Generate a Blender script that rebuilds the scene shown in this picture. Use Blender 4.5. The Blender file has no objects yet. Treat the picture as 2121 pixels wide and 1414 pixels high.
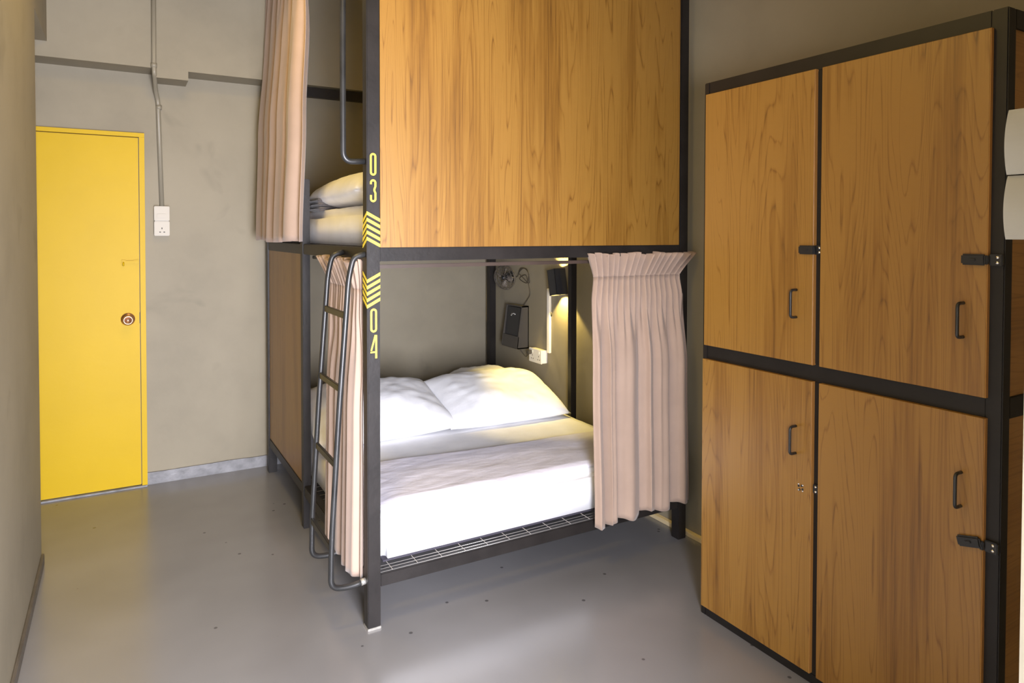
import bpy, bmesh, math, random
from mathutils import Vector, Matrix, noise

random.seed(7)
SC = bpy.context.scene
COL = SC.collection
PI = math.pi

# ------------------------------------------------------------------ measured layout (metres)
X0, X1, Y0, Y1 = 0.7986, 2.415, 2.4767, 4.4965      # bunk bed footprint
YM0, YM1 = 3.512, 3.560                              # middle left post
XL, YL0, YL1, LTOP = 1.9891, 0.9006, 1.9556, 2.088   # locker front plane, near / far end, top
YB = 4.607                                           # back wall
YLEDGE, ZLEDGE = 4.416, 2.4423                       # thicker upper part of the back wall
XWL, YWC = -0.321, 3.738                             # left wall face and its corner
XWR = 2.462                                          # right wall face
ZC = 3.03                                             # ceiling
YF = -.45                                            # wall behind the camera

# ------------------------------------------------------------------ materials
def mat_new(name):
    m = bpy.data.materials.new(name); m.use_nodes = True
    nt = m.node_tree
    b = nt.nodes['Principled BSDF']
    return m, nt, b

def nd(nt, t, **kw):
    n = nt.nodes.new(t)
    for k, v in kw.items():
        if k.startswith('i_'):
            n.inputs[k[2:].replace('_', ' ')].default_value = v
        else:
            setattr(n, k, v)
    return n

def ramp(nt, stops):
    r = nt.nodes.new('ShaderNodeValToRGB')
    e = r.color_ramp.elements
    while len(e) > 1: e.remove(e[-1])
    e[0].position = stops[0][0]; e[0].color = (*stops[0][1], 1)
    for p, c in stops[1:]:
        q = e.new(p); q.color = (*c, 1)
    return r

def g(v): return (v, v, v)

def simple(name, col, rough=.5, metal=0, spec=.5, bump=0, bscale=200, var=0, vscale=6, coat=0, sheen=0):
    m, nt, b = mat_new(name)
    b.inputs['Base Color'].default_value = (*col, 1)
    b.inputs['Roughness'].default_value = rough
    b.inputs['Metallic'].default_value = metal
    b.inputs['Specular IOR Level'].default_value = spec
    b.inputs['Coat Weight'].default_value = coat
    b.inputs['Sheen Weight'].default_value = sheen
    tc = nd(nt, 'ShaderNodeTexCoord')
    if var:
        n = nd(nt, 'ShaderNodeTexNoise', i_Scale=vscale, i_Detail=5.0)
        nt.links.new(tc.outputs['Object'], n.inputs['Vector'])
        r = ramp(nt, [(.3, tuple(c * (1 - var) for c in col)), (.7, tuple(min(1, c * (1 + var)) for c in col))])
        nt.links.new(n.outputs['Fac'], r.inputs['Fac'])
        nt.links.new(r.outputs['Color'], b.inputs['Base Color'])
    if bump:
        n = nd(nt, 'ShaderNodeTexNoise', i_Scale=bscale, i_Detail=4.0)
        nt.links.new(tc.outputs['Object'], n.inputs['Vector'])
        bp = nd(nt, 'ShaderNodeBump', i_Strength=bump, i_Distance=.01)
        nt.links.new(n.outputs['Fac'], bp.inputs['Height'])
        nt.links.new(bp.outputs['Normal'], b.inputs['Normal'])
    return m

def wood(name, dark, mid, light, axis='z', rough=.42, offs=(0, 0, 0)):
    """laminate with long grain along `axis`: contour lines of a stretched noise give the cathedral figure"""
    m, nt, b = mat_new(name)
    L = nt.links.new
    tc = nd(nt, 'ShaderNodeTexCoord')
    oi = nd(nt, 'ShaderNodeObjectInfo')
    add = nd(nt, 'ShaderNodeVectorMath', operation='ADD')
    mul = nd(nt, 'ShaderNodeVectorMath', operation='SCALE')
    comb = nd(nt, 'ShaderNodeCombineXYZ')
    for i in range(3): L(oi.outputs['Random'], comb.inputs[i])
    L(comb.outputs[0], mul.inputs[0]); mul.inputs['Scale'].default_value = 7.3
    L(tc.outputs['Object'], add.inputs[0]); L(mul.outputs[0], add.inputs[1])
    def mapped(a, along):
        mp = nd(nt, 'ShaderNodeMapping')
        s = [a, a, a]; s['xyz'.index(axis)] = along
        mp.inputs['Scale'].default_value = s
        mp.inputs['Location'].default_value = offs
        L(add.outputs[0], mp.inputs['Vector'])
        return mp
    big = nd(nt, 'ShaderNodeTexNoise', i_Scale=1.0, i_Detail=1.6, i_Roughness=.45, i_Distortion=.25)
    L(mapped(8.5, .52).outputs[0], big.inputs['Vector'])
    wob = nd(nt, 'ShaderNodeTexNoise', i_Scale=1.0, i_Detail=3.0)
    L(mapped(30, 5).outputs[0], wob.inputs['Vector'])
    m1 = nd(nt, 'ShaderNodeMath', operation='MULTIPLY_ADD')
    L(wob.outputs['Fac'], m1.inputs[0]); m1.inputs[1].default_value = .018; L(big.outputs['Fac'], m1.inputs[2])
    m2 = nd(nt, 'ShaderNodeMath', operation='MULTIPLY'); L(m1.outputs[0], m2.inputs[0]); m2.inputs[1].default_value = 26
    fr = nd(nt, 'ShaderNodeMath', operation='FRACT'); L(m2.outputs[0], fr.inputs[0])
    rr = ramp(nt, [(0, g(0.0)), (.10, g(.55)), (.45, g(.8)), (.8, g(1)), (.93, g(.55)), (1, g(0))])
    L(fr.outputs[0], rr.inputs['Fac'])
    fine = nd(nt, 'ShaderNodeTexNoise', i_Scale=1.0, i_Detail=4.0, i_Roughness=.65)
    L(mapped(230, 3.2).outputs[0], fine.inputs['Vector'])
    mid_n = nd(nt, 'ShaderNodeTexNoise', i_Scale=1.0, i_Detail=3.0, i_Roughness=.6)
    L(mapped(62, 1.0).outputs[0], mid_n.inputs['Vector'])
    # strength of the ring lines varies across the board
    msk = nd(nt, 'ShaderNodeTexNoise', i_Scale=1.0, i_Detail=1.0)
    L(mapped(7, .8).outputs[0], msk.inputs['Vector'])
    mr = nd(nt, 'ShaderNodeMapRange'); L(msk.outputs['Fac'], mr.inputs['Value'])
    mr.inputs['From Min'].default_value = .35; mr.inputs['From Max'].default_value = .62
    mr.inputs['To Min'].default_value = .11; mr.inputs['To Max'].default_value = .60
    a1 = nd(nt, 'ShaderNodeMath', operation='MULTIPLY'); L(rr.outputs['Color'], a1.inputs[0]); L(mr.outputs[0], a1.inputs[1])
    a2 = nd(nt, 'ShaderNodeMath', operation='MULTIPLY_ADD'); L(mid_n.outputs['Fac'], a2.inputs[0]); a2.inputs[1].default_value = .85; L(a1.outputs[0], a2.inputs[2])
    a3 = nd(nt, 'ShaderNodeMath', operation='MULTIPLY_ADD'); L(fine.outputs['Fac'], a3.inputs[0]); a3.inputs[1].default_value = .80; L(a2.outputs[0], a3.inputs[2])
    cr = ramp(nt, [(.46, dark), (.76, mid), (1.0, light)])
    s = nd(nt, 'ShaderNodeMath', operation='MULTIPLY'); L(a3.outputs[0], s.inputs[0]); s.inputs[1].default_value = .86
    L(s.outputs[0], cr.inputs['Fac'])
    L(cr.outputs['Color'], b.inputs['Base Color'])
    b.inputs['Roughness'].default_value = rough
    b.inputs['Specular IOR Level'].default_value = .8
    bp = nd(nt, 'ShaderNodeBump', i_Strength=.05, i_Distance=.002)
    L(a3.outputs[0], bp.inputs['Height']); L(bp.outputs['Normal'], b.inputs['Normal'])
    return m

def wall_paint(name, col, rough=.62):
    m, nt, b = mat_new(name)
    L = nt.links.new
    tc = nd(nt, 'ShaderNodeTexCoord')
    n1 = nd(nt, 'ShaderNodeTexNoise', i_Scale=1.7, i_Detail=6.0, i_Roughness=.6)
    L(tc.outputs['Object'], n1.inputs['Vector'])
    r = ramp(nt, [(.30, tuple(c * .87 for c in col)), (.5, col), (.72, tuple(c * 1.08 for c in col))])
    L(n1.outputs['Fac'], r.inputs['Fac'])
    # scuffs: a few soft darker smears
    n2 = nd(nt, 'ShaderNodeTexNoise', i_Scale=3.1, i_Detail=3.0, i_Distortion=.6)
    L(tc.outputs['Object'], n2.inputs['Vector'])
    r2 = ramp(nt, [(.24, g(.80)), (.36, g(1))]); L(n2.outputs['Fac'], r2.inputs['Fac'])
    mx = nd(nt, 'ShaderNodeMix', data_type='RGBA', blend_type='MULTIPLY'); mx.inputs[0].default_value = 1
    L(r.outputs['Color'], mx.inputs[6]); L(r2.outputs['Color'], mx.inputs[7])
    L(mx.outputs[2], b.inputs['Base Color'])
    b.inputs['Roughness'].default_value = rough
    b.inputs['Specular IOR Level'].default_value = .35
    n3 = nd(nt, 'ShaderNodeTexNoise', i_Scale=14.0, i_Detail=6.0)
    L(tc.outputs['Object'], n3.inputs['Vector'])
    bp = nd(nt, 'ShaderNodeBump', i_Strength=.12, i_Distance=.01)
    L(n3.outputs['Fac'], bp.inputs['Height']); L(bp.outputs['Normal'], b.inputs['Normal'])
    return m

def floor_mat():
    m, nt, b = mat_new('floor_epoxy')
    L = nt.links.new
    tc = nd(nt, 'ShaderNodeTexCoord')
    n1 = nd(nt, 'ShaderNodeTexNoise', i_Scale=1.3, i_Detail=3.0, i_Roughness=.5)
    L(tc.outputs['Object'], n1.inputs['Vector'])
    base = (.205, .200, .202)
    r = ramp(nt, [(.3, tuple(c * .84 for c in base)), (.7, tuple(c * 1.12 for c in base))])
    L(n1.outputs['Fac'], r.inputs['Fac'])
    # scattered specks and grit
    v = nd(nt, 'ShaderNodeTexVoronoi', i_Scale=7.0, i_Randomness=1.0)
    L(tc.outputs['Object'], v.inputs['Vector'])
    rs = ramp(nt, [(.0, g(.18)), (.045, g(.2)), (.06, g(1))]); L(v.outputs['Distance'], rs.inputs['Fac'])
    mx = nd(nt, 'ShaderNodeMix', data_type='RGBA', blend_type='MULTIPLY'); mx.inputs[0].default_value = .75
    L(r.outputs['Color'], mx.inputs[6]); L(rs.outputs['Color'], mx.inputs[7])
    L(mx.outputs[2], b.inputs['Base Color'])
    n4 = nd(nt, 'ShaderNodeTexNoise', i_Scale=2.2, i_Detail=2.0)
    L(tc.outputs['Object'], n4.inputs['Vector'])
    rr = ramp(nt, [(.3, g(.20)), (.7, g(.255))]); L(n4.outputs['Fac'], rr.inputs['Fac'])
    L(rr.outputs['Color'], b.inputs['Roughness'])
    b.inputs['Specular IOR Level'].default_value = .8
    return m

def cloth(name, col, rough=.85, weave=900, bump=.15, crease=0, sheen=.2):
    m, nt, b = mat_new(name)
    L = nt.links.new
    tc = nd(nt, 'ShaderNodeTexCoord')
    n = nd(nt, 'ShaderNodeTexNoise', i_Scale=9.0, i_Detail=4.0)
    L(tc.outputs['Object'], n.inputs['Vector'])
    r = ramp(nt, [(.3, tuple(c * .95 for c in col)), (.7, tuple(min(.93, c * 1.04) for c in col))])
    L(n.outputs['Fac'], r.inputs['Fac']); L(r.outputs['Color'], b.inputs['Base Color'])
    b.inputs['Roughness'].default_value = rough
    b.inputs['Specular IOR Level'].default_value = .2
    b.inputs['Sheen Weight'].default_value = sheen
    w = nd(nt, 'ShaderNodeTexNoise', i_Scale=float(weave), i_Detail=2.0)
    L(tc.outputs['Object'], w.inputs['Vector'])
    bp = nd(nt, 'ShaderNodeBump', i_Strength=bump, i_Distance=.001)
    L(w.outputs['Fac'], bp.inputs['Height'])
    last = bp
    if crease:
        mp = nd(nt, 'ShaderNodeMapping'); mp.inputs['Scale'].default_value = (5, 11, 8); mp.inputs['Rotation'].default_value = (0, 0, .5)
        c = nd(nt, 'ShaderNodeTexNoise', i_Scale=1.0, i_Detail=5.0, i_Roughness=.6, i_Distortion=1.2)
        L(tc.outputs['Object'], mp.inputs['Vector']); L(mp.outputs[0], c.inputs['Vector'])
        b2 = nd(nt, 'ShaderNodeBump', i_Strength=crease, i_Distance=.02)
        L(c.outputs['Fac'], b2.inputs['Height']); L(bp.outputs['Normal'], b2.inputs['Normal'])
        last = b2
    L(last.outputs['Normal'], b.inputs['Normal'])
    return m

def emit(name, col, strength):
    m, nt, b = mat_new(name)
    b.inputs['Base Color'].default_value = (*col, 1)
    b.inputs['Emission Color'].default_value = (*col, 1)
    b.inputs['Emission Strength'].default_value = strength
    return m

M = dict(
    wall=wall_paint('wall_paint_olive_grey', (.262, .230, .166)),
    ceil=wall_paint('ceiling_paint', (.34, .295, .205)),
    white_wall=wall_paint('white_wall_paint', (.75, .74, .71)),
    floor=floor_mat(),
    skirt_dark=simple('skirting_brown_grey', (.10, .085, .070), .5, var=.2, vscale=10),
    skirt=simple('skirting_grey', (.21, .21, .22), .5, var=.28, vscale=14, bump=.3, bscale=40),
    tan_trim=simple('tan_edge_trim', (.62, .50, .30), .6, var=.1),
    yellow=simple('yellow_gloss_paint', (.53, .345, .001), .50, spec=.25, var=.03, vscale=3, bump=.08, bscale=18),
    knob=simple('worn_copper_brass', (.52, .30, .19), .35, metal=.85),
    wood=wood('oak_laminate', (.082, .032, .003), (.208, .093, .011), (.275, .137, .022)),
    wood_h=wood('oak_laminate_horizontal', (.15, .062, .012), (.27, .122, .026), (.33, .16, .038), axis='x'),
    edge=simple('oak_edge_band', (.42, .20, .05), .4),
    steel=simple('black_brown_steel', (.016, .0135, .0125), .45, spec=.32, var=.25, vscale=9, bump=.06, bscale=60),
    steel2=simple('black_locker_steel', (.010, .008, .007), .45, spec=.4, var=.2, vscale=9),
    tube=simple('black_tube', (.020, .020, .020), .36, spec=.5, var=.3, vscale=16),
    bare=simple('worn_bare_metal', (.48, .46, .42), .4, metal=.7, var=.2, vscale=60),
    rodm=simple('brown_curtain_rod', (.055, .036, .027), .45, var=.15),
    rodg=simple('grey_curtain_rod', (.22, .21, .18), .35, metal=.4),
    yel_paint=simple('yellow_stencil_paint', (.82, .62, .05), .5, var=.06, vscale=50),
    curtain=cloth('taupe_curtain_fabric', (.37, .268, .208), .8, 1100, .2),
    sheet=cloth('white_cotton', (.88, .88, .90), .85, 1200, .06, crease=.12, sheen=.1),
    duvet=cloth('white_duvet_cotton', (.84, .81, .91), .85, 1200, .06, crease=.22, sheen=.1),
    towel=cloth('grey_towel', (.13, .115, .11), .95, 400, .6),
    plastic=simple('white_plastic', (.80, .765, .70), .28),
    socket_white=simple('white_socket_plastic', (.50, .465, .40), .5, spec=.3),
    cream=simple('cream_switch_plastic', (.30, .29, .262), .40),
    conduit=simple('painted_conduit', (.25, .225, .17), .4),
    black_plastic=simple('black_plastic', (.018, .018, .020), .35),
    box_side=simple('dark_brown_grey_plastic', (.060, .053, .045), .5),
    dark_hole=simple('socket_hole_dark', (.02, .016, .013), .6),
    wire=simple('galvanised_wire', (.40, .38, .36), .35, metal=.6),
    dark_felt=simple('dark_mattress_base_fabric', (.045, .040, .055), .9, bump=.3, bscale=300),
    cord=simple('dark_cord', (.045, .038, .032), .55),
    chrome=simple('silver_screw', (.75, .73, .70), .25, metal=1),
    fan_grey=simple('dark_bronze_fan', (.10, .085, .070), .4),
    bulb=emit('warm_lamp_glow', (1.0, .74, .36), 14.0),
    diffuser=emit('warm_ceiling_glow', (1.0, .80, .52), 5.0),
    frame_white=simple('window_frame_white', (.7, .7, .68), .4),
)

# ------------------------------------------------------------------ mesh helpers (all vertices in world space)
def box(bm, x0, x1, y0, y1, z0, z1, bev=0.0, seg=2):
    t = bmesh.new()
    vs = [t.verts.new(p) for p in ((x0, y0, z0), (x1, y0, z0), (x1, y1, z0), (x0, y1, z0), (x0, y0, z1), (x1, y0, z1), (x1, y1, z1), (x0, y1, z1))]
    for f in ((3, 2, 1, 0), (4, 5, 6, 7), (0, 1, 5, 4), (1, 2, 6, 5), (2, 3, 7, 6), (3, 0, 4, 7)):
        t.faces.new([vs[i] for i in f])
    if bev:
        bmesh.ops.bevel(t, geom=t.edges[:], offset=bev, segments=seg, affect='EDGES', clamp_overlap=True)
    merge(bm, t)

def merge(bm, t, mtx=None):
    if mtx is not None: bmesh.ops.transform(t, matrix=mtx, verts=t.verts[:])
    mp = {v: bm.verts.new(v.co) for v in t.verts}
    for f in t.faces:
        try:
            n = bm.faces.new([mp[v] for v in f.verts]); n.smooth = f.smooth; n.material_index = f.material_index
        except ValueError: pass
    t.free()

def catmull(pts, n=8):
    pts = [Vector(p) for p in pts]; out = []
    for i in range(len(pts) - 1):
        p0 = pts[max(i - 1, 0)]; p1 = pts[i]; p2 = pts[i + 1]; p3 = pts[min(i + 2, len(pts) - 1)]
        for k in range(n):
            t = k / n
            out.append(.5 * ((2 * p1) + (-p0 + p2) * t + (2 * p0 - 5 * p1 + 4 * p2 - p3) * t * t + (-p0 + 3 * p1 - 3 * p2 + p3) * t ** 3))
    out.append(pts[-1]); return out

def fillet(pts, r, n=8):
    """polyline with rounded corners of radius about r"""
    pts = [Vector(p) for p in pts]; out = [pts[0]]
    for a, b, c in zip(pts, pts[1:], pts[2:]):
        d1 = (a - b); d2 = (c - b); q = min(r, d1.length * .49, d2.length * .49)
        s = b + d1.normalized() * q; e = b + d2.normalized() * q
        for k in range(n + 1):
            t = k / n
            out.append(s * (1 - t) ** 2 + b * 2 * t * (1 - t) + e * t * t)
    out.append(pts[-1]); return out

def tube(bm, pts, r, n=10, closed=False):
    pts = [Vector(p) for p in pts]
    N = len(pts); rings = []
    up = Vector((0, 0, 1)); prev = None
    for i, p in enumerate(pts):
        if closed: d = pts[(i + 1) % N] - pts[i - 1]
        else: d = pts[min(i + 1, N - 1)] - pts[max(i - 1, 0)]
        if d.length < 1e-9: d = Vector((0, 0, 1))
        d.normalize()
        if prev is None:
            u = d.cross(up) if abs(d.z) < .95 else d.cross(Vector((0, 1, 0)))
        else:
            u = prev - d * prev.dot(d)
        u.normalize(); prev = u
        w = d.cross(u)
        rr = r[i] if isinstance(r, (list, tuple)) else r
        rings.append([bm.verts.new(p + (u * math.cos(2 * PI * k / n) + w * math.sin(2 * PI * k / n)) * rr) for k in range(n)])
    for i in range(N if closed else N - 1):
        a, b = rings[i], rings[(i + 1) % N]
        for k in range(n):
            f = bm.faces.new([a[k], a[(k + 1) % n], b[(k + 1) % n], b[k]]); f.smooth = True
    if not closed:
        bm.faces.new(rings[0][::-1]); bm.faces.new(rings[-1])

def lathe(bm, prof, origin, axis='z', n=28, smooth=True):
    """profile [(radius, height)] spun about axis ('x','-x','-y','z') through origin"""
    o = Vector(origin); rings = []
    A = {'z': (Vector((1, 0, 0)), Vector((0, 1, 0)), Vector((0, 0, 1))), '-z': (Vector((0, 1, 0)), Vector((1, 0, 0)), Vector((0, 0, -1))),
         '-y': (Vector((1, 0, 0)), Vector((0, 0, 1)), Vector((0, -1, 0))), '-x': (Vector((0, 0, 1)), Vector((0, 1, 0)), Vector((-1, 0, 0)))}[axis] if isinstance(axis, str) else axis
    for r, h in prof:
        rings.append([bm.verts.new(o + A[2] * h + (A[0] * math.cos(2 * PI * k / n) + A[1] * math.sin(2 * PI * k / n)) * max(r, 1e-4)) for k in range(n)])
    for a, b in zip(rings, rings[1:]):
        for k in range(n):
            f = bm.faces.new([a[k], a[(k + 1) % n], b[(k + 1) % n], b[k]]); f.smooth = smooth
    bm.faces.new(rings[0][::-1]); bm.faces.new(rings[-1])

def ribbon(bm, pts, w, plane='xz', const=0.0, closed=False, out=-1, th=.0008):
    """flat painted stroke (2-D polyline of width w) lying on an x-z or y-z plane, raised by a hair"""
    P = [Vector((a, b)) for a, b in pts]; N = len(P); L = []; R = []
    for i in range(N):
        if closed: d1 = (P[i] - P[i - 1]); d2 = (P[(i + 1) % N] - P[i])
        else:
            d1 = P[i] - P[i - 1] if i else P[1] - P[0]; d2 = P[i + 1] - P[i] if i < N - 1 else P[-1] - P[-2]
        d1 = d1.normalized(); d2 = d2.normalized(); d = (d1 + d2).normalized()
        nrm = Vector((-d.y, d.x)); c = max(.4, nrm.dot(Vector((-d1.y, d1.x))))
        L.append(P[i] + nrm * (w / 2 / c)); R.append(P[i] - nrm * (w / 2 / c))
    def v3(q, o):
        return (q.x, const + o, q.y) if plane == 'xz' else (const + o, q.x, q.y)
    for lay in (out * th,):
        a = [bm.verts.new(v3(q, lay)) for q in L]; b = [bm.verts.new(v3(q, lay)) for q in R]
        a2 = [bm.verts.new(v3(q, 0.0)) for q in L]; b2 = [bm.verts.new(v3(q, 0.0)) for q in R]
        rng = range(N) if closed else range(N - 1)
        for i in rng:
            j = (i + 1) % N
            bm.faces.new([a[i], a[j], b[j], b[i]])
            bm.faces.new([a2[i], b2[i], b2[j], a2[j]])
            bm.faces.new([a[i], a2[i], a2[j], a[j]]); bm.faces.new([b[j], b2[j], b2[i], b[i]])
        if not closed:
            for k in (0, N - 1): bm.faces.new([a[k], b[k], b2[k], a2[k]])

def extrude_poly(bm, pts, vec):
    """closed prism from a planar polygon (3-D points) swept along vec"""
    v = Vector(vec)
    a = [bm.verts.new(p) for p in pts]; b = [bm.verts.new(Vector(p) + v) for p in pts]
    bm.faces.new(a); bm.faces.new(b[::-1])
    for i in range(len(a)):
        j = (i + 1) % len(a)
        bm.faces.new([a[j], a[i], b[i], b[j]])

def base_of(o):
    while o.parent is not None: o = o.parent
    return Vector(o.location)

def mk(name, bm, mats, parent=None, loc=None, smooth=False, fix=True):
    """link a bmesh as ONE object; vertices are given in world space"""
    if fix: bmesh.ops.recalc_face_normals(bm, faces=bm.faces[:])
    me = bpy.data.meshes.new(name)
    off = base_of(parent) if parent is not None else Vector(loc or (0, 0, 0))
    bmesh.ops.translate(bm, vec=-off, verts=bm.verts[:])
    bm.to_mesh(me); bm.free()
    for m in (mats if isinstance(mats, (list, tuple)) else [mats]): me.materials.append(m)
    if smooth:
        for p in me.polygons: p.use_smooth = True
    o = bpy.data.objects.new(name, me); COL.objects.link(o)
    if parent is not None: o.parent = parent
    else: o.location = off
    return o

def tag(o, label, cat, group=None):
    o['label'] = label; o['category'] = cat
    if group: o['group'] = group
    return o

def thing(name, label, cat, loc, group=None):
    o = bpy.data.objects.new(name, None); COL.objects.link(o)
    o.location = loc; o.empty_display_size = .1
    return tag(o, label, cat, group)

def struct(name, bm, m, parent=None, label=None, loc=None):
    o = mk(name, bm, m, parent, loc)
    if parent is None: o['kind'] = 'structure'
    if label: o['label'] = label
    return o

def B(*a, **k):
    bm = bmesh.new(); box(bm, *a, **k); return bm

# ------------------------------------------------------------------ room shell
struct('floor', B(-1.5, 2.9, YF - .3, 5.0, -.12, 0), M['floor'], label='grey glossy epoxy floor')
struct('ceiling', B(-1.5, 2.9, YF - .3, 5.0, ZC, ZC + .12), M['ceil'])
struct('wall_back', B(-1.5, 2.9, YB, YB + .2, 0, ZC), M['wall'], label='olive grey back wall with the yellow door')
struct('wall_right', B(XWR, XWR + .2, YF - .2, YB, 0, ZC), M['wall'], label='olive grey right wall behind bed and lockers')
bm = B(-1.3, XWL, YF - .2, YWC, 0, ZC)
bmesh.ops.bevel(bm, geom=[e for e in bm.edges if all(abs(v.co.x - XWL) < 1e-4 and abs(v.co.y - YWC) < 1e-4 for v in e.verts)], offset=.012, segments=3, affect='EDGES')
struct('wall_left', bm, M['wall'], label='olive grey wall at the left edge of the picture')
struct('wall_far_left', B(-1.5, -1.3, YF - .2, YB, 0, ZC), M['wall'])
# thicker upper part of the back wall, with a lower step beside the conduit
bm = B(-1.3, XWR, YLEDGE, YB, ZLEDGE, ZC)
box(bm, .186, .356, YLEDGE, YB, 2.391, ZLEDGE)
struct('trim_1', bm, M['wall'], label='projecting upper wall band with a lower step')
struct('trim_2', B(-.9, -.327, YWC - .3, YLEDGE, 2.524, ZC), M['wall'], label='beam end above the yellow door')
# skirtings
bm = bmesh.new()
N = 60
for i in range(N):                                   # uneven hand-finished top edge
    xa, xb = .131 + (2.455 - .131) * i / N, .131 + (2.455 - .131) * (i + 1) / N
    ha, hb = (.071 + .006 * noise.noise((x * 6, 0, 3)) for x in (xa, xb))
    vs = [bm.verts.new(p) for p in ((xa, YB - .014, 0), (xb, YB - .014, 0), (xb, YB - .014, hb), (xa, YB - .014, ha), (xa, YB, 0), (xb, YB, 0), (xb, YB, hb), (xa, YB, ha))]
    for f in ((0, 1, 2, 3), (3, 2, 6, 7), (4, 7, 6, 5)) + (((0, 3, 7, 4),) if i == 0 else ()) + (((1, 5, 6, 2),) if i == N - 1 else ()):
        bm.faces.new([vs[k] for k in f])
struct('baseboard_back', bm, M['skirt'], label='rough grey skirting along the back wall')
struct('baseboard_left', B(XWL, XWL + .012, YF, YWC - .02, 0, .05, bev=.003), M['skirt_dark'])
struct('trim_3', B(XWR - .03, XWR, YF + .02, YB - .02, 0, .022, bev=.003), M['tan_trim'], label='thin tan strip where right wall meets floor')
# white pier of the doorway the photograph is taken from
DW = B(1.052, XWR, .22, .452, 0, ZC, bev=.003); box(DW, .835, 1.10, .29, .347, 0, ZC, bev=.003)  # second box: unseen jamb, added to keep window light off the switch
struct('wall_doorway', DW, M['white_wall'], label='white wall end of the doorway at the right edge, with an added unseen jamb')
# wall behind the camera with its window
wx0, wx1, wz0, wz1 = -.08, .80, .16, 1.75
bm = B(-1.3, wx0, YF - .2, YF, 0, ZC); box(bm, wx1, XWR, YF - .2, YF, 0, ZC)
box(bm, wx0, wx1, YF - .2, YF, 0, wz0); box(bm, wx0, wx1, YF - .2, YF, wz1, ZC)
struct('wall_front', bm, M['wall'])
bm = bmesh.new()
for xa in (wx0, (wx0 + wx1) / 2 - .025, wx1 - .05): box(bm, xa, xa + .05, YF - .12, YF - .06, wz0, wz1, bev=.004)
for za in (wz0, wz1 - .05): box(bm, wx0, wx1, YF - .12, YF - .06, za, za + .05, bev=.004)
struct('window_1', bm, M['frame_white'])

# ------------------------------------------------------------------ yellow door
door = bpy.data.objects.new('door_1', None); COL.objects.link(door); door.location = (-.36, YB, 0)
door['kind'] = 'structure'; door['label'] = 'bright yellow painted door with round knob'
DX0, DX1 = -.86, .099
bm = B(DX1 + .004, .131, YB - .032, YB + .004, 0, 2.0635)
box(bm, DX0 - .036, DX0 - .004, YB - .032, YB + .004, 0, 2.0635)
box(bm, DX0 - .036, .131, YB - .032, YB + .004, 2.064, 2.088)
mk('door_frame', bm, M['yellow'], door)
mk('door_leaf', B(DX0, DX1, YB - .024, YB + .006, .012, 2.060, bev=.002), M['yellow'], door)
mk('door_threshold', B(DX0, .131, YB - .045, YB + .004, 0, .009, bev=.002), M['skirt'], door)
bm = bmesh.new()
lathe(bm, [(.001, 0), (.036, 0), (.037, .004), (.034, .009), (.020, .012), (.013, .020), (.013, .036), (.021, .042), (.029, .050), (.030, .058), (.027, .066), (.020, .070), (.019, .068), (.011, .066), (.010, .064), (.001, .063)], (.038, YB - .024, .998), '-y')
mk('door_knob', bm, M['knob'], door)['label'] = 'worn copper round knob'
bm = B(.012, .098, YB - .042, YB - .024, 1.326, 1.341, bev=.003)
box(bm, .008, .030, YB - .036, YB - .024, 1.318, 1.347, bev=.002)
box(bm, .070, .096, YB - .036, YB - .024, 1.320, 1.346, bev=.002)
tube(bm, [(.018, YB - .040, 1.332), (.018, YB - .048, 1.312)], .0045, 8)
mk('sliding_bolt', bm, M['yellow'], door)
bm = B(.0975, .101, YB - .026, YB - .022, .97, 1.035)
mk('latch_plate', bm, M['steel'], door)

# ------------------------------------------------------------------ conduit and socket on the back wall
bm = bmesh.new()
r = .0125
tube(bm, fillet([(.180, YLEDGE - r, ZC - .002), (.178, YLEDGE - r, 2.445), (.180, YLEDGE - r, 2.41), (.192, YB - r - .04, 2.335), (.205, YB - r, 2.29), (.221, YB - r, 1.66)], .05, 6), r, 12)
cnd = tag(mk('conduit_pipe', bm, M['conduit'], None, (.18, YLEDGE, 1.66), fix=True), 'thin grey painted cable conduit running down the wall to the white socket', 'pipe')
bm = bmesh.new()
for q in ((.178, YLEDGE - r, 2.455), (.210, YB - r, 2.25)):
    bm = bmesh.new()
    lathe(bm, [(.0001, -.012), (.016, -.012), (.016, .012), (.0001, .012)], q, 'z', 14)
    mk('coupling', bm, M['conduit'], cnd)

t = thing('wall_socket', 'white wall switch and socket pair beside the yellow door', 'socket', (.219, YB, 1.574))
zc = 1.574
mk('back_box', B(.182, .256, YB - .032, YB, zc - .084, zc + .084, bev=.003), M['socket_white'], t)
mk('switch_plate', B(.178, .260, YB - .042, YB - .032, zc + .0015, zc + .088, bev=.003), M['socket_white'], t)
sp = mk('socket_plate', B(.178, .260, YB - .042, YB - .032, zc - .088, zc - .0015, bev=.003), M['socket_white'], t)
mk('rocker', B(.192, .246, YB - .046, YB - .042, zc + .016, zc + .044, bev=.002), M['socket_white'], t)
bm = bmesh.new()
for dx, dz, w, h in ((0, -.044, .005, .010), (-.010, -.066, .009, .005), (.012, -.066, .009, .005)):
    box(bm, .219 + dx - w / 2, .219 + dx + w / 2, YB - .0426, YB - .0415, zc + dz - h / 2, zc + dz + h / 2)
mk('pin_holes', bm, M['dark_hole'], sp)

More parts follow.
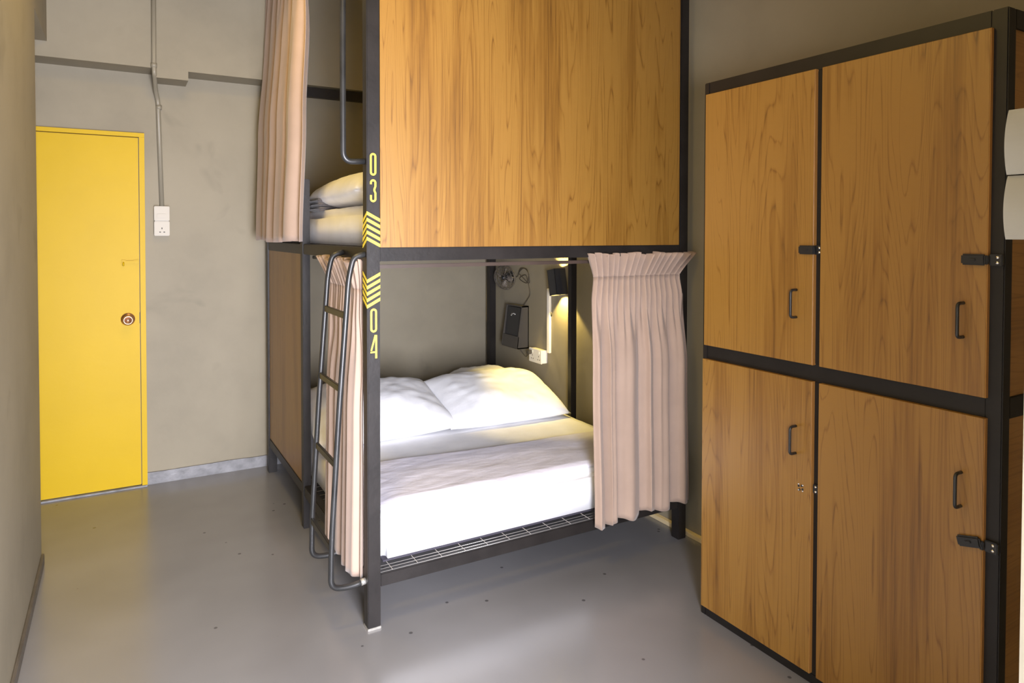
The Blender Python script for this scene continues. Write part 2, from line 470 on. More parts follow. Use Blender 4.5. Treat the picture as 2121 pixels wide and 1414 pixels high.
# ------------------------------------------------------------------ switches on the white pier at the right edge
t = thing('light_switch', 'white curved two-gang switch on the doorway wall, cut by the right edge', 'switch', (1.052, .41, 1.57))
mk('back_box', B(1.02, 1.053, .358, .438, 1.502, 1.650, bev=.004), M['cream'], t)
for z0, z1 in ((1.577, 1.660), (1.494, 1.5755)):
    bm = bmesh.new()
    prof = []
    n = 14
    for i in range(n + 1):
        s = i / n; prof.append((.990 - .0085 * math.sin(PI * s) ** .8 + .003 * s, z0 + (z1 - z0) * s))
    pts = [(x, .352, z) for x, z in prof] + [(1.03, .352, z1), (1.03, .352, z0)]
    extrude_poly(bm, pts, (0, .096, 0))
    mk('rocker', bm, M['cream'], t)

# ------------------------------------------------------------------ bunk bed
bed = thing('bunk_bed', 'black steel bunk bed with oak panels and yellow stencilled numbers 03 and 04', 'bed', (1.6, 3.48, 0))
S = M['steel']; bv = .003; P = .0505
def part(name, bm, m=None, parent=None, label=None, smooth=False):
    o = mk(name, bm, m or S, parent or bed, smooth=smooth)
    if label: o['label'] = label
    return o
ZT = 3.012
post_fl = part('post', B(X0, X0 + P, Y0, Y0 + P, .008, ZT, bev=bv))
part('post', B(X1 - P, X1, Y0, Y0 + P, 0, ZT, bev=bv))
part('post', B(X0, X0 + P, Y1 - P, Y1, 0, 2.435, bev=bv))
part('post', B(X1 - P, X1, Y1 - P, Y1, 0, 2.435, bev=bv))
part('post', B(X0, X0 + .038, YM0, YM1, 0, 1.775, bev=bv))
part('post', B(2.387, 2.427, 3.43, 3.47, 0, 1.44, bev=bv))
part('foot_pad', B(X0 - .001, X0 + P + .001, Y0 - .001, Y0 + P, 0, .009, bev=.001), M['bare'], label='bare pale foot under the numbered post')
ZR0, ZR1, ZU0, ZU1 = .1565, .2065, 1.396, 1.4475
for a in ((X0 + P, X1 - P, Y0 + .004, Y0 + .049, ZR0, ZR1), (X0 + P, X1 - P, Y1 - .047, Y1 - .004, ZR0, ZR1),
          (X0 + .004, X0 + .042, Y0 + P, Y1 - P, ZR0 + .008, ZR1 + .012), (X1 - .042, X1 - .004, Y0 + P, Y1 - P, ZR0, ZR1)):
    part('lower_rail', B(*a, bev=bv))
for a in ((X0 + P, X1 - P, Y0 + .004, Y0 + .046, ZU0, ZU1), (X0 + P, X1 - P, Y1 - .047, Y1 - .004, ZU0, ZU1),
          (X0 + .004, X0 + .046, Y0 + P, Y1 - P, ZU0, ZU1), (X1 - .042, X1 - .004, Y0 + P, Y1 - P, ZU0, ZU1)):
    part('upper_rail', B(*a, bev=bv))
part('top_rail', B(X0 + P, X1 - P, Y1 - .047, Y1 - .004, 2.374, 2.434, bev=bv))
part('top_rail', B(X0 + P, X1 - P, Y0 + .004, Y0 + .046, ZT - .05, ZT, bev=bv))
part('top_rail', B(X0 + .004, X0 + .046, Y0 + P, YLEDGE - .01, ZT - .05, ZT, bev=bv))
part('top_rail', B(X1 - .046, X1 - .004, Y0 + P, YLEDGE - .01, ZT - .05, ZT, bev=bv))
# cross slats that carry the two mattresses
part('upper_deck', B(X0 + .046, X1 - .042, Y0 + .046, Y1 - .047, 1.425, 1.4495), M['dark_felt'])
part('front_panel', B(X0 + P + .002, X1 - P - .007, Y0 + .002, Y0 + .020, ZU1 + .001, ZT - .05), M['wood'], label='oak laminate front panel')
part('side_panel', B(X0 + .008, X0 + .024, YM1, Y1 - P, ZR1 + .012, ZU0), M['wood'], label='oak laminate side panel')
part('curtain_rod', B(X0 + P + .004, X1 - P, Y0 + .052, Y0 + .066, 1.3665, 1.3815, bev=.002), M['rodm'], label='brown curtain rod under the front beam')
bm = B(X0 + .048, X0 + .056, Y0 + P, YM0, 1.373, 1.388, bev=.002)
part('curtain_rod', bm, M['rodg'], label='thin grey curtain rod above the ladder')
part('curtain_rod', B(X0 - .008, X0 + .004, YM0 - .16, YLEDGE - .02, 2.958, 2.972, bev=.002), M['rodg'])
# wire mesh deck
bm = bmesh.new()
for k in range(34):
    y = Y0 + .012 + (k * .024 if k < 3 else .048 + (k - 2) * .060)
    tube(bm, [(X0 + .042, y, .2085), (X1 - .042, y, .2085)], .0012, 6)
for k in range(15):
    x = X0 + .10 + k * .104
    tube(bm, [(x, Y0 + .008, .2115), (x + .01, Y1 - .045, .2115)], .0012, 6)
part('wire_mesh', bm, M['wire'], label='pale wire mesh deck under the lower mattress')
# ladder
lad = None
def ladx(z):
    zs = [(.311, .674), (.367, .667), (.78, .698), (.936, .703), (1.2, .731), (1.33, .745)]
    if z <= zs[0][0]: return zs[0][1]
    for (a, xa), (b, xb) in zip(zs, zs[1:]):
        if z <= b: return xa + (xb - xa) * (z - a) / (b - a)
    return zs[-1][1]
def rail(y):
    bm = bmesh.new()
    pts = [(X0 + .004, y, 1.424), (.757, y, 1.413), (.738, y, 1.335), (.728, y, 1.2), (.701, y, .85), (.671, y, .36), (.667, y, .185), (.735, y, .172), (X0 + .004, y, .182)]
    tube(bm, fillet(pts, .075, 8), .0108, 12); return bm
lad = part('ladder', rail(2.508), M['tube'])
part('rail', rail(2.800), M['tube'], lad)
for z in (1.195, .923, .640, .334):
    x = {1.195: .727, .923: .706, .640: .689, .334: .669}[z]
    part('rung', B(x - .006, x + .006, 2.508, 2.80, z - .0125, z + .0125, bev=.002), M['tube'], lad)
bm = bmesh.new()
tube(bm, [(X0 - .018, 2.508, .179), (X0 + .001, 2.508, .182)], .0122, 12)
part('weld', bm, M['bare'], lad, 'bare metal weld at the foot')
# grab handle of the upper bunk
bm = bmesh.new()
y = 2.508
tube(bm, fillet([(X0 + .004, y, 2.66), (.722, y, 2.66), (.719, y, 2.2), (.719, y, 1.765), (X0 + .004, y, 1.772)], .09, 8), .0112, 12)
part('grab_handle', bm, M['tube'])

# painted numbers and chevrons
def arc(cx, cz, rx, rz, a0, a1, n=8):
    return [(cx + rx * math.cos(math.radians(a0 + (a1 - a0) * k / n)), cz + rz * math.sin(math.radians(a0 + (a1 - a0) * k / n))) for k in range(n + 1)]
def zero(bm, x0, x1, z0, z1, w):
    r = (x1 - x0 - w) / 2; cx = (x0 + x1) / 2; h = w / 2
    pts = arc(cx, z1 - h - r, r, r, 0, 180) + arc(cx, z0 + h + r, r, r, 180, 360)
    ribbon(bm, pts, w, 'xz', Y0, closed=True)
def three(bm, x0, x1, z0, z1, w):
    r = (x1 - x0 - w) / 2; cx = (x0 + x1) / 2; h = w / 2; mz = (z0 + z1) / 2 + .003
    xr = x1 - h
    pts = [(x0 + h, z1 - h - r - .006)] + arc(cx, z1 - h - r, r, r, 180, 0) + [(xr, mz + .014), (xr - .004, mz + .003), (xr - .004, mz - .003), (xr, mz - .012)] + arc(cx, z0 + h + r, r, r, 0, -180) + [(x0 + h, z0 + h + r + .014)]
    ribbon(bm, pts, w, 'xz', Y0)
def four(bm, x0, x1, z0, z1, w):
    h = w / 2; zb = z0 + (z1 - z0) * .27
    ribbon(bm, [(x1 - h, z0), (x1 - h, z1)], w, 'xz', Y0)
    ribbon(bm, [(x1 - w * .9, z1), (x0 + h * .9, zb + .006)], w * .85, 'xz', Y0 - .0004)
    ribbon(bm, [(x0, zb), (x1 - h, zb)], w * .8, 'xz', Y0 - .0008)
bm = bmesh.new(); zero(bm, .8105, .8352, 1.717, 1.801, .0072); three(bm, .8105, .8352, 1.618, 1.703, .0072)
part('painted_number', bm, M['yel_paint'], post_fl, 'yellow number 03')
bm = bmesh.new(); zero(bm, .8105, .8365, 1.130, 1.220, .0074); four(bm, .8105, .8365, 1.032, 1.120, .0074)
part('painted_number', bm, M['yel_paint'], post_fl, 'yellow number 04')
def chevrons(ztops, fdrop, ldrop, h):
    bm = bmesh.new()
    for z in ztops:
        for (p, q, plane, c) in (((X0, z), (X0 + P, z + fdrop), 'xz', Y0), ((Y0, z), (Y0 + P, z + ldrop), 'yz', X0)):
            o = -.0008
            def pt(a, b, oo): return (a, c + oo, b) if plane == 'xz' else (c + oo, a, b)
            ptsA = [pt(p[0], p[1], o), pt(q[0], q[1], o), pt(q[0], q[1] - h, o), pt(p[0], p[1] - h, o)]
            extrude_poly(bm, ptsA, (0, .0008, 0) if plane == 'xz' else (.0008, 0, 0))
    return bm
part('painted_chevron', chevrons([1.5835 - .0237 * k for k in range(5)], -.027, -.030, .0125), M['yel_paint'], post_fl, 'five yellow chevrons pointing up')
part('painted_chevron', chevrons([1.3285 - .0237 * k for k in range(5)], .027, .030, .0125), M['yel_paint'], post_fl, 'five yellow chevrons pointing down')

# ------------------------------------------------------------------ bedding
def cushion(L, W, T, seed, nu=44, nv=34, pinch=.05, wr=.012, pu=3.0):
    """pillow mesh, x along L, y along W, z thickness; bottom near z=0"""
    bm = bmesh.new(); rnd = Vector((seed * 3.7, seed * 1.3, seed * .7))
    def surf(i, j, top):
        u = -1 + 2 * i / nu; v = -1 + 2 * j / nv
        e = (1 - abs(u) ** pu) ** .55 * (1 - abs(v) ** 3.0) ** .55
        px = u * L / 2 * (1 - pinch * (1 - v * v) * abs(u) ** 6 * .5 - .015 * (1 - abs(v)))
        py = v * W / 2 * (1 - pinch * (1 - u * u) * abs(v) ** 6 * .8)
        q = Vector((px * 5, py * 5, 0)) + rnd
        w = noise.noise(q) * wr * 1.4 + abs(noise.noise(q * 2.7 + Vector((9, 2, 1)))) * wr
        # radiating creases near the corners
        ang = math.atan2(py, px); w += .5 * wr * math.sin(ang * 22 + seed) * min(1, (u * u + v * v) * .6) * e
        z = T * (.62 * e if top else -.38 * e) + (w * e if top else w * .3 * e)
        return Vector((px, py, z + T * .38))
    tp = [[bm.verts.new(surf(i, j, True)) for j in range(nv + 1)] for i in range(nu + 1)]
    bt = [[tp[i][j] if i in (0, nu) or j in (0, nv) else bm.verts.new(surf(i, j, False)) for j in range(nv + 1)] for i in range(nu + 1)]
    for i in range(nu):
        for j in range(nv):
            a = bm.faces.new([tp[i][j], tp[i + 1][j], tp[i + 1][j + 1], tp[i][j + 1]]); a.smooth = True
            try:
                b = bm.faces.new([bt[i][j], bt[i][j + 1], bt[i + 1][j + 1], bt[i + 1][j]]); b.smooth = True
            except ValueError: pass
    return bm

def pillow(label, loc, rot, L, W, T, seed, group=None, m='sheet', pu=3.0):
    bm = cushion(L, W, T, seed, pu=pu)
    R = Matrix.Translation(loc) @ Matrix.Rotation(rot[2], 4, 'Z') @ Matrix.Rotation(rot[0], 4, 'X') @ Matrix.Rotation(rot[1], 4, 'Y')
    bmesh.ops.transform(bm, matrix=R, verts=bm.verts[:])
    o = mk('pillow', bm, M[m], None, loc, fix=True)
    tag(o, label, 'pillow', group)
    return o

def mattress(label, x0, x1, y0, y1, z0, z1, seed, sag=.004, rr=.035):
    bm = bmesh.new()
    nx, ny, nr = 60, 70, 6
    def ht(x, y):
        return .0035 * noise.noise((x * 4 + seed, y * 7, seed)) + .002 * noise.noise((x * 13, y * 17 + seed, 0))
    # closed ring sections along x-y outline: build as rounded box with dense top
    box(bm, x0, x1, y0, y1, z0, z1)
    low = [e for e in bm.edges if all(v.co.z < z0 + .001 for v in e.verts)]
    bmesh.ops.bevel(bm, geom=[e for e in bm.edges if e not in low], offset=rr, segments=5, affect='EDGES', clamp_overlap=True)
    low = [e for e in bm.edges if all(v.co.z < z0 + .001 for v in e.verts) and len(e.link_faces) == 2 and any(f.normal.z > -.9 for f in e.link_faces)]
    bmesh.ops.bevel(bm, geom=low, offset=.010, segments=2, affect='EDGES', clamp_overlap=True)
    bmesh.ops.subdivide_edges(bm, edges=[e for e in bm.edges if e.calc_length() > .3], cuts=40, use_grid_fill=True)
    for v in bm.verts:
        if v.co.z > (z0 + z1) / 2:
            v.co.z += ht(v.co.x, v.co.y)
        k = 1.0 if z0 + .02 < v.co.z < z1 - .02 else .3
        v.co.y += k * .004 * noise.noise((v.co.x * 5, v.co.z * 6, seed))
        v.co.x += k * .004 * noise.noise((v.co.y * 5, v.co.z * 6, seed + 5))
    for f in bm.faces: f.smooth = True
    o = mk('mattress', bm, M['sheet'], None, ((x0 + x1) / 2, (y0 + y1) / 2, z0))
    tag(o, label, 'mattress')
    return o

MZ = .405
lm = mattress('thick double mattress in white fitted sheet on the lower bunk', .868, 2.372, 2.552, 4.425, .2135, MZ, 3.1)
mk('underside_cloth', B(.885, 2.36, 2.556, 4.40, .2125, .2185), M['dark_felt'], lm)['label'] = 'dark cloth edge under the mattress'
um = mattress('mattress in white sheet on the upper bunk seen beside the guard post', .852, 2.36, 2.545, 4.43, 1.450, 1.618, 8.4, rr=.045)

# duvet: thin cover spread over the foot half of the lower mattress, hem towards the pillows
bm = bmesh.new()
nx, ny = 90, 60
def dz(x, y, s, t):
    ed = min(1, min(s, 1 - s) * 14) * min(1, min(t, 1 - t) * 12)
    w = .5 * (.006 * noise.noise((x * 3.1 + y * 2.2, y * 8, 1.7)) + .004 * noise.noise((x * 7, y * 15 - x * 4, 4.2)) + .003 * abs(noise.noise((x * 6 - y * 5, y * 22 + x * 6, 2))))
    return MZ + .0045 + (.017 + w) * max(.0, ed) ** .5
tp = []
for i in range(nx + 1):
    s = i / nx; row = []
    for j in range(ny + 1):
        t = j / ny
        x = .885 + (2.352 - .885) * s
        yb = 3.13 - .12 * s + .012 * math.sin(s * 9) + .01 * noise.noise((s * 5, 3, 1))
        yf = 2.585 + .006 * noise.noise((s * 6, 8, 2))
        y = yf + (yb - yf) * t
        row.append(bm.verts.new((x, y, dz(x, y, s, t))))
    tp.append(row)
bt = [[bm.verts.new((v.co.x, v.co.y, MZ + .0035)) for v in row] for row in tp]
for i in range(nx):
    for j in range(ny):
        bm.faces.new([tp[i][j], tp[i + 1][j], tp[i + 1][j + 1], tp[i][j + 1]]).smooth = True
        bm.faces.new([bt[i][j], bt[i][j + 1], bt[i + 1][j + 1], bt[i + 1][j]]).smooth = True
for i in range(nx):
    bm.faces.new([tp[i][0], bt[i][0], bt[i + 1][0], tp[i + 1][0]]).smooth = True
    bm.faces.new([tp[i][ny], tp[i + 1][ny], bt[i + 1][ny], bt[i][ny]]).smooth = True
for j in range(ny):
    bm.faces.new([tp[0][j], tp[0][j + 1], bt[0][j + 1], bt[0][j]]).smooth = True
    bm.faces.new([tp[nx][j], bt[nx][j], bt[nx][j + 1], tp[nx][j + 1]]).smooth = True
tag(mk('duvet', bm, M['duvet'], None, (1.6, 2.85, MZ)), 'thin wrinkled white duvet spread over the foot of the lower bed', 'duvet')

pg = 'pillows on the lower bunk'
pillow('white pillow lying flat at the back behind the right front pillow', (2.09, 4.02, MZ + .004), (0, 0, .03), .50, .46, .20, 1.2, pg)
pillow('white pillow lying flat under the left front pillow', (1.24, 4.12, MZ + .004), (0, 0, -.04), .70, .48, .15, 2.9, pg)
pillow('plump white pillow propped on the right of the lower bed', (1.960, 3.645, MZ + .040), (.30, 0, -.05), .77, .54, .18, 4.3, pg)
pillow('plump white pillow propped on the left of the lower bed, behind the ladder', (1.225, 3.68, MZ + .042), (.29, 0, .02), .79, .56, .19, 6.1, pg)
pillow('white pillow on the upper bunk lit yellow by a lamp', (1.125, 3.27, 1.622), (0, 0, PI / 2 - .03), .98, .52, .165, 9.4, pu=7.0)
# folded towel on the upper mattress
bm = bmesh.new()
for k in range(3):
    z0 = 1.616 + k * .021
    t_ = bmesh.new(); box(t_, .862, 1.02, 3.45 + .01 * k, 3.70 - .006 * k, z0, z0 + .020, bev=.0095, seg=4)
    bmesh.ops.subdivide_edges(t_, edges=[e for e in t_.edges if e.calc_length() > .08], cuts=10, use_grid_fill=True)
    for v in t_.verts:
        v.co.z += .004 * noise.noise((v.co.x * 14, v.co.y * 14, k)); v.co.x += .004 * noise.noise((v.co.y * 16, k * 3, 2))
        v.co.y += .004 * noise.noise((v.co.x * 16, v.co.z * 30, k * 2))
    merge(bm, t_)
tag(mk('folded_towel', bm, M['towel'], None, (.94, 3.57, 1.616), smooth=True), 'small dark grey folded towel tucked at the edge of the upper bunk pillow', 'towel')

# ------------------------------------------------------------------ curtains
def curtain(name, label, A, Bp, nrm, zs, n_lo, n_hi, seed, keys, head=True, amp=(.010, .032), skew=0, hem=None, group=None, cols=14):
    """A->Bp unit frame: points A and Bp (x,y) give the line at the neck; nrm points to the room side.
    keys: [(t, u0, u1, off)] piecewise extents along the line (in fractions) and offset outward, t=0 neck, 1 hem"""
    rs = random.Random(seed)
    A = Vector(A); Bp = Vector(Bp); nrm = Vector(nrm)
    ztop, zneck, zbot = zs
    nc = n_hi * cols
    ph = [rs.uniform(-1, 1) for _ in range(12)]
    fa = [rs.uniform(.55, 1.25) for _ in range(n_lo + 3)]
    def key(t):
        for a, b in zip(keys, keys[1:]):
            if t <= b[0]:
                f = (t - a[0]) / (b[0] - a[0]); f = f * f * (3 - 2 * f)
                return [a[k] + (b[k] - a[k]) * f for k in (1, 2, 3)]
        return list(keys[-1][1:])
    wa = [rs.uniform(.55, 1.5) for _ in range(n_lo)]; wb = [a * rs.uniform(.7, 1.4) for a in wa]
    ca = [sum(wa[:k]) / sum(wa) for k in range(n_lo + 1)]; cb = [sum(wb[:k]) / sum(wb) for k in range(n_lo + 1)]
    def phase(u, t):
        c = [a + (b - a) * t for a, b in zip(ca, cb)]
        for k in range(n_lo):
            if u <= c[k + 1] or k == n_lo - 1:
                return k + (u - c[k]) / (c[k + 1] - c[k])
    def pos(u, t):
        u0, u1, off = key(t)
        blend = min(1, t / .32); blend = blend * blend * (3 - 2 * blend)
        e = .035
        w = (phase(max(0, u - e), t) + 2 * phase(u, t) + phase(min(1, u + e), t)) / 4
        idx = min(n_lo + 1, int(max(0, w))); fr = w - idx
        am = fa[idx] * (1 - fr) + fa[idx + 1] * fr
        lo = 2 * PI * w
        hi = 2 * PI * n_hi * u
        a_lo = amp[1] * am * (.10 + .90 * blend) * (.85 + .25 * t)
        a_hi = amp[0] * ((1 - blend) + .10 * (1 - t))
        d = a_lo * (2 * abs(math.sin(.5 * lo + .4)) ** .85 - 1.2) + a_hi * math.sin(hi + .8 * math.sin(2 * PI * u * 2.3 + ph[4] * 3)) + .16 * a_lo * math.sin(2.37 * lo + ph[3] * 5 + 1.5 * t) * blend
        side = (u1 - u0) / n_lo * .05 * math.sin(2 * lo + .4) * blend * am
        along = u0 + (u1 - u0) * u + side
        return A + (Bp - A) * along + nrm * (off + d)
    bm = bmesh.new()
    rows = []
    nz = 46
    L = (Bp - A).length
    for r_ in range(nz + 1):
        t = r_ / nz
        row = []
        for c in range(nc + 1):
            u = c / nc
            p = pos(u, t)
            z = zneck + (zbot - zneck) * t
            if hem: z += hem(u) * t
            row.append(bm.verts.new((p.x, p.y, z)))
        rows.append(row)
    for a, b in zip(rows, rows[1:]):
        for c in range(nc):
            bm.faces.new([a[c], a[c + 1], b[c + 1], b[c]]).smooth = True
    if not head:
        o = mk(name, bm, M['curtain'], None, (A.x, A.y, zbot), fix=False)
    else:
        o = mk(name, bm, M['curtain'], None, (A.x, A.y, zbot), fix=False)
        bm = bmesh.new(); rows = []
        nh = 14
        for r_ in range(nh + 1):
            s = r_ / nh; row = []
            for c in range(nc + 1):
                u = c / nc
                base = pos(u, 0); u0, u1, off = key(0)
                hi = 2 * PI * n_hi * u
                irr = 1 + .6 * noise.noise((u * n_hi * .55, seed, 2.2))
                spread = (u - .5) * .24 * s ** 1.2 + skew * s * (.55 + .45 * noise.noise((u * 7, seed, 5)))
                d = (.024 * s ** .8) * irr * math.sin(hi + .6 * math.sin(2 * PI * u * 3 + ph[5])) + .012 * s * s
                sd = .10 * L / n_hi * math.sin(2 * hi) * s
                p = base + (Bp - A) * spread + (Bp - A).normalized() * sd + nrm * d
                z = zneck + (ztop - zneck) * s + s * .012 * noise.noise((u * 9, seed * 2, 1)) + s * .006 * math.sin(hi + 1.2)
                row.append(bm.verts.new((p.x, p.y, z)))
            rows.append(row)
        for a, b in zip(rows, rows[1:]):
            for c in range(nc):
                bm.faces.new([a[c], b[c], b[c + 1], a[c + 1]]).smooth = True
        h = mk('gathered_heading', bm, M['curtain'], o, fix=False)
        md = h.modifiers.new('thickness', 'SOLIDIFY'); md.thickness = .0022; md.offset = 0
    md = o.modifiers.new('thickness', 'SOLIDIFY'); md.thickness = .0024; md.offset = 0
    return tag(o, label, 'curtain', group)

cg = 'taupe bunk curtains'
# lower right, hanging in front of the foot end
curtain('curtain', 'taupe gathered curtain hanging at the right of the lower bunk foot', (1.852, Y0 + .020), (2.375, Y0 + .020), (0, -1), (1.408, 1.306, .196), 6, 17, 8,
        [(0, 0.0, 1.0, .012), (.10, -.045, 1.015, .030), (.40, -.085, 1.035, .062), (1.0, -.060, 1.065, .066)],
        amp=(.012, .034), skew=.075, hem=lambda u: -.010 * math.sin(u * 21) + .012 * u, group=cg)
# lower left, behind the ladder
curtain('curtain', 'taupe gathered curtain behind the black ladder of the lower bunk', (X0 + .030, 3.00), (X0 + .030, 2.565), (-1, 0), (1.398, 1.285, .175), 5, 12, 11,
        [(0, .0, 1.0, .022), (.12, .0, 1.02, .030), (.45, .02, 1.04, .046), (1.0, .04, 1.06, .052)],
        amp=(.009, .017), skew=-.18, hem=lambda u: .004 * math.sin(u * 17), group=cg)
# upper bunk, hanging outside the left side
curtain('curtain', 'long tan taupe curtain hanging at the left end of the upper bunk', (.795, 4.40), (.795, 3.43), (-1, 0), (2.968, 2.963, 1.458), 5, 12, 23,
        [(0, 0.0, 1.0, .0), (.25, -.02, 1.03, .012), (.6, -.06, 1.07, .040), (1.0, .0, 1.08, .062)],
        head=False, amp=(.008, .033), hem=lambda u: .006 * math.sin(u * 9), group=cg)

# ------------------------------------------------------------------ lower bunk wall things (right wall)
W = XWR
# reading lamp: open-ended square shade, tilted
def reading_lamp(label, yc, zc, tilt, power, on_panel=True):
    t = thing('reading_lamp', label, 'lamp', (W, yc + .06, zc + .01))
    bm = bmesh.new()
    w, h, th = .042, .082, .003
    for a in ((-w, -w + th, -w, w), (w - th, w, -w, w), (-w, w, -w, -w + th), (-w, w, w - th, w)):
        box(bm, a[0], a[1], a[2], a[3], -h, h)
    R = Matrix.Translation((W - .054, yc, zc)) @ Matrix.Rotation(tilt, 4, 'X')
    bmesh.ops.transform(bm, matrix=R, verts=bm.verts[:])
    mk('lamp_shade', bm, M['black_plastic'], t)
    bm = bmesh.new()
    lathe(bm, [(.001, -.032), (.016, -.030), (.024, -.012), (.024, .012), (.016, .030), (.001, .032)], (0, 0, 0), 'z', 16)
    bmesh.ops.transform(bm, matrix=R, verts=bm.verts[:])
    mk('bulb', bm, M['bulb'], t)
    bm = B(W - .014, W, yc + .02, yc + .10, zc - .05, zc + .05, bev=.004)
    tube(bm, [(W - .010, yc + .05, zc), (W - .020, yc + .04, zc)], .008, 10)
    mk('wall_mount', bm, M['black_plastic'], t)
    for s, pw in ((-1, power), (1, power * .8)):
        ld = bpy.data.lights.new('lamp_beam', 'SPOT'); ld.energy = pw; ld.color = (1.0, .74, .22)
        ld.spot_size = math.radians(100); ld.spot_blend = .25; ld.shadow_soft_size = .014
        lo = bpy.data.objects.new('lamp_beam', ld); COL.objects.link(lo); lo.parent = t
        q = R @ Vector((0, 0, s * .053)); d = Vector((0, 0, s))
        lo.location = q - Vector(t.location)
        lo.rotation_euler = d.to_track_quat('-Z', 'Y').to_euler()
    return t
reading_lamp('black square reading lamp glowing on the wall of the lower bunk', 3.617, 1.195, -.20, 24.0)
bm = bmesh.new()
tube(bm, [(W - .045, 3.70, 1.10), (W - .043, 3.702, .99)], .0012, 6)
lathe(bm, [(.001, -.014), (.005, -.012), (.004, .010), (.001, .014)], (W - .043, 3.702, .98), 'z', 10)
tag(mk('pull_cord', bm, M['dark_hole'], None, (W - .043, 3.702, 1.1)), 'short dark pull cord hanging under the lit reading lamp', 'cord')
tag(mk('cable_trunking', B(W - .016, W + .002, 3.770, 3.800, .715, 1.14, bev=.002), M['plastic'], None, (W, 3.785, .715)), 'narrow white cable trunking between reading lamp and socket', 'trunking')
# double socket
t = thing('double_socket', 'white double socket on the wall above the lower bunk pillow', 'socket', (W, 3.89, .683))
mk('back_box', B(W - .040, W, 3.815, 3.966, .640, .726, bev=.003), M['plastic'], t)
sp = mk('socket_plate', B(W - .050, W - .040, 3.812, 3.970, .637, .730, bev=.003), M['plastic'], t)
for y in (3.85, 3.93):
    mk('rocker', B(W - .053, W - .050, y - .014, y - .002, .700, .718, bev=.001), M['plastic'], sp)
for y in (3.845, 3.925):
    bm = bmesh.new()
    for dy, dzz in ((0, .012), (-.011, -.010), (.011, -.010)): box(bm, W - .0506, W - .0496, y + dy - .003, y + dy + .003, .672 + dzz - .004, .672 + dzz + .004)
    mk('pin_holes', bm, M['dark_hole'], sp)
bm = B(W - .078, W - .050, 3.925, 3.955, .690, .716, bev=.004)
mk('plug', bm, M['box_side'], t)

# black wall box, deeper towards its foot
ya, yb = 4.055, 4.275
t = thing('wall_box', 'black open-fronted wall box holding a dark tablet beside the reading lamp', 'box', (W, 4.16, .71))
def slab(pts, y0, y1):
    bm = bmesh.new(); extrude_poly(bm, [(x, y0, z) for x, z in pts], (0, y1 - y0, 0)); return bm
bm = slab([(W, .705), (W, 1.0), (W - .055, 1.0), (W - .095, .72), (W - .09, .705)], ya, ya + .008)
mk('side_plate', bm, M['box_side'], t)
mk('side_plate', slab([(W, .705), (W, 1.0), (W - .055, 1.0), (W - .095, .72), (W - .09, .705)], yb - .008, yb), M['box_side'], t)
bm = slab([(W, .705), (W, .713), (W - .092, .713), (W - .09, .705)], ya, yb)
merge(bm, slab([(W - .084, .79), (W - .078, .79), (W - .087, .712), (W - .094, .712)], ya, yb))
mk('front_lip', bm, M['box_side'], t)
mk('back_plate', slab([(W, .705), (W, 1.0), (W - .006, 1.0), (W - .006, .705)], ya, yb), M['box_side'], t)
mk('top_plate', slab([(W, .992), (W, 1.0), (W - .055, 1.0), (W - .056, .992)], ya, yb), M['box_side'], t)
tab = mk('dark_tablet', slab([(W - .050, .985), (W - .040, .985), (W - .070, .735), (W - .080, .735)], ya + .03, yb - .014), M['black_plastic'], t)
bm = bmesh.new()
for k, (y, z) in enumerate(((4.19, .936), (4.172, .940), (4.154, .936), (4.20, .926))):
    box(bm, W - .0585, W - .055, y - .006, y + .006, z - .003, z + .003)
mk('glint_buttons', bm, M['chrome'], tab)

# small clip fan
fc = Vector((W - .075, 4.262, 1.19))
t = thing('wall_fan', 'small round caged fan clipped high on the wall of the lower bunk', 'fan', (W, 4.33, 1.19))
nrm = Vector((-.92, -.36, -.14)).normalized(); ua = nrm.cross(Vector((0, 0, 1))).normalized(); va = ua.cross(nrm)
FA = (ua, va, nrm)
def ring(bm, r, h, rad, n=36):
    tube(bm, [fc + nrm * h + (ua * math.cos(2 * PI * k / n) + va * math.sin(2 * PI * k / n)) * r for k in range(n)], rad, 6, closed=True)
bm = bmesh.new()
ring(bm, .088, 0, .0035); ring(bm, .080, .022, .002); ring(bm, .080, -.022, .002); ring(bm, .055, .030, .0014); ring(bm, .030, .034, .0016)
for k in range(20):
    a = 2 * PI * k / 20; e = ua * math.cos(a) + va * math.sin(a)
    tube(bm, [fc + nrm * .034 + e * .022, fc + nrm * .030 + e * .055, fc + nrm * .022 + e * .080, fc + e * .088, fc - nrm * .022 + e * .080, fc - nrm * .03 + e * .03], .0011, 5)
mk('cage', bm, M['fan_grey'], t)
bm = bmesh.new()
for k in range(4):
    a0 = 2 * PI * k / 4
    for side in (0,):
        vs = []
        for i in range(7):
            f = i / 6; r_ = .018 + .055 * f
            for s in (-1, 1):
                a = a0 + s * .40 * (1 - .35 * f) + .25 * f
                vs.append(bm.verts.new(fc + (ua * math.cos(a) + va * math.sin(a)) * r_ + nrm * (s * .010)))
        for i in range(6):
            bm.faces.new([vs[2 * i], vs[2 * i + 1], vs[2 * i + 3], vs[2 * i + 2]]).smooth = True
bl = mk('blades', bm, simple('pale_fan_blade', (.20, .17, .14), .4), t)
md = bl.modifiers.new('thickness', 'SOLIDIFY'); md.thickness = .002
bm = bmesh.new(); lathe(bm, [(.001, -.045), (.028, -.042), (.032, -.015), (.020, -.004), (.018, .012), (.014, .026), (.001, .030)], fc, FA, 20)
mk('motor_hub', bm, M['black_plastic'], t)
bm = B(W - .016, W, 4.25, 4.32, 1.15, 1.23, bev=.004)
tube(bm, catmull([(W - .012, 4.29, 1.19), (W - .03, 4.29, 1.19), tuple(fc - nrm * .042)], 4), .010, 10)
mk('bracket', bm, M['black_plastic'], t)

